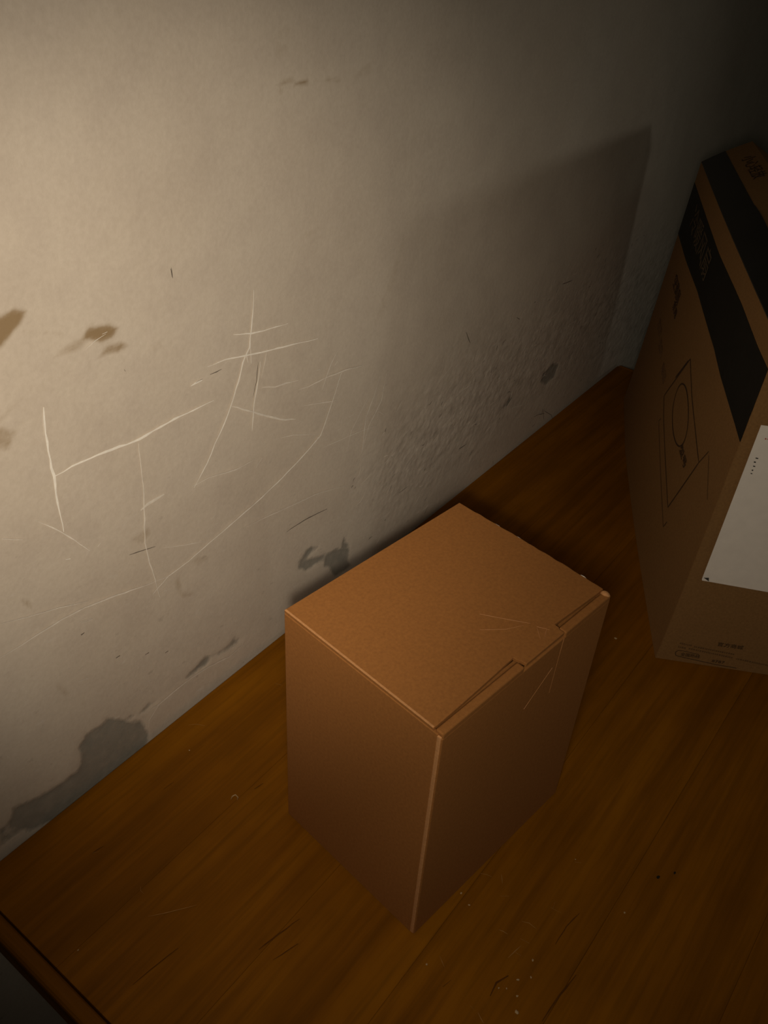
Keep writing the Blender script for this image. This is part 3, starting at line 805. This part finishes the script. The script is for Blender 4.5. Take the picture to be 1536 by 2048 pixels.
left_line([(235, 227), (291, 148), (126, 103), (82, 192), (235, 227)], .0014)
left_line([(266, 131), (272, 124), (118, 82), (112, 94)], .0010)
left_line([(240, 222), (268, 186)], .0022)
left_line([(82, 192), (66, 216)], .0009)
left_line([(62, 214), (24, 189)], .0009)
circ = [(195 + 46 * math.cos(a) + 6 * math.sin(a), 179.5 + 25.5 * math.sin(a)) for a in np.linspace(0, 2 * math.pi, 33)]
left_line(circ, .0017)
LM = (left_point(.3, .31) - left_point(.3, .28)).normalized()


def left_text(name, body, t, h, size, mat, sx=1.0, label=None, tilt=0.0):
    o = left_point(t, h, .0006)
    x = (left_point(t - .02, h) - left_point(t + .02, h)).normalized()
    y = (left_point(t, h + .01) - left_point(t, h - .01)).normalized()
    z = x.cross(y).normalized()
    y = z.cross(x)
    Mx = Matrix.Translation(o) @ Matrix((x, y, z)).transposed().to_4x4() @ Matrix.Rotation(tilt, 4, 'Z') @ Matrix.Diagonal((sx, 1, 1, 1))
    return text_part(name, body, size, Mx, mat, carton, .0001, label)


left_text('band_lettering', '冷暖风扇', .385, .303, .034, M_PALE, 1.35, 'pale lettering on the black band')
left_text('side_lettering', '空调扇', .424, .2265, .019, M_INK, 1.25, 'dark lettering under the black band')
left_text('side_lettering', '家用', .394, .2125, .012, M_INK, 1.6, 'dark lettering under the black band')
for t, h, b in ((.450, .160, '取暖'), (.40, .156, '通风'), (.335, .155, '电器')):
    left_text('faint_lettering', b, t, h, .014, plain('faint_print', (.20, .11, .05), .85), 1.5)
left_text('drawing_lettering', '型号', .135, .163, .012, M_INK, 1.6)


def flap_text(body, t, v, size, sx):
    o = flap_left(t / LS, v) + Vector((0, 0, .0006))
    x = (flap_left(t / LS - .03, v) - flap_left(t / LS + .03, v)).normalized()
    y = (flap_left(t / LS, v + .1) - flap_left(t / LS, v - .1)).normalized()
    z = x.cross(y).normalized()
    y = z.cross(x)
    Mx = Matrix.Translation(o) @ Matrix((x, y, z)).transposed().to_4x4() @ Matrix.Diagonal((sx, 1, 1, 1))
    text_part('flap_lettering', body, size, Mx, M_INK, carton, .0001, 'dark lettering on the top flap')


flap_text('小心轻放', .44, .74, .017, 1.35)

# front side: pill-framed hotline, small print, caption; label above


def front_x(h):
    return (left_point(0, h) - cp(0, 0, h)).dot(N)


def fp(e, h, off=.0004):
    return cp(-.0006 - off, e, h)


def front_sheet(name, pts, mat, off=.0006, label=None, parent=None):
    """thin printed shape on the front side; pts are (e, h) in mm"""
    bm = bmesh.new()
    a = [bm.verts.new(fp(e / 1000, h / 1000, off)) for e, h in pts]
    b2 = [bm.verts.new(fp(e / 1000, h / 1000, off - .0003)) for e, h in pts]
    bm.faces.new(a)
    bm.faces.new(b2[::-1])
    n = len(pts)
    for i in range(n):
        bm.faces.new((a[i], a[(i + 1) % n], b2[(i + 1) % n], b2[i]))
    bmesh.ops.recalc_face_normals(bm, faces=bm.faces[:])
    return new_obj(name, mesh_of(bm, name), parent or carton, mat, label)


lab = thing('shipping_label', 'white paper shipping label stuck on the front of the tall carton', 'label', carton.location[:])
front_sheet('paper', [(18.2, 112.5), (17.6, 114), (20.5, 289), (122, 288), (121, 108.0)], M_LABEL, .0009, None, lab)
front_sheet('corner_mark', [(18.9, 116.4), (23.3, 117.2), (24.4, 112.9)], M_LABEL_INK, .0014, 'black corner triangle', lab)
for e, h, dx, dh in ((25.6, 257.0, 2.2, 1.0), (25.4, 253.0, 1.6, 1.2), (26.0, 248.6, 1.8, 1.0), (26.1, 244.5, 1.2, 1.2), (26.2, 240.8, 1.4, .8)):
    front_sheet('printed_dash', [(e, h), (e + dx, h - .2), (e + dx, h - .2 - dh), (e, h - dh)], M_LABEL_INK, .0014, None, lab)
for e in (27.4, 29.6, 31.8):
    front_sheet('red_mark', [(e, 277.2), (e + 1.1, 277.1), (e + 1.1, 276.0), (e, 276.1)], M_RED, .0014, 'small red mark', lab)


def front_text(name, body, e, h, size, sx=1.0, label=None):
    x, z = N, -S
    y = Vector((0, 0, 1))
    Mx = Matrix.Translation(fp(e, h, .0005)) @ Matrix((x, y, z)).transposed().to_4x4() @ Matrix.Diagonal((sx, 1, 1, 1))
    text_part(name, body, size, Mx, M_INK, carton, .0001, label)


front_text('caption', '官方商城', .0675, .0322, .0062, 1.05, 'dark caption on the front side')
pr = random.Random(7)
bm = bmesh.new()
for e0, e1, h0, h1 in ((18.8, 30.0, 25.9, 25.0), (33.5, 74.6, 24.1, 21.6), (18.4, 26.6, 20.6, 20.0), (29.2, 74.2, 20.3, 16.6), (78.2, 112, 16.0, 13.2)):
    e = e0
    while e < e1:
        wd = pr.uniform(1.0, 1.9)
        hh = h0 + (h1 - h0) * (e - e0) / (e1 - e0)
        for k in range(2):
            y0 = hh + .95 - k * 1.1
            q = [bm.verts.new(fp(a / 1000, c / 1000, .0005)) for a, c in ((e, y0), (e + wd, y0), (e + wd, y0 - .55), (e, y0 - .55))]
            bm.faces.new(q)
        e += wd + pr.uniform(.4, .9)
small = new_obj('small_print', mesh_of(bm, 'small_print'), carton, M_INK)
small['kind'] = 'stuff'
pill = [(24, 16.0), (20, 15.6), (18.2, 13.6), (17.9, 11.2), (18.8, 8.6), (21.5, 7.5), (40, 5.6), (60, 3.8), (82, 3.0)]
ribbon('pill_frame', [(a / 1000, b / 1000) for a, b in pill], .0008, lambda u, v, h: fp(u, v, .0004 + h), .0001, M_INK, carton, None, False)
ribbon('pill_frame', [(.024, .016), (.041, .0142)], .0007, lambda u, v, h: fp(u, v, .0004 + h), .0001, M_INK, carton, None, False)
front_text('hotline_print', '全国热线', .033, .0108, .0052, .95)
front_text('hotline_print', '8787', .062, .0080, .0052, 1.25)
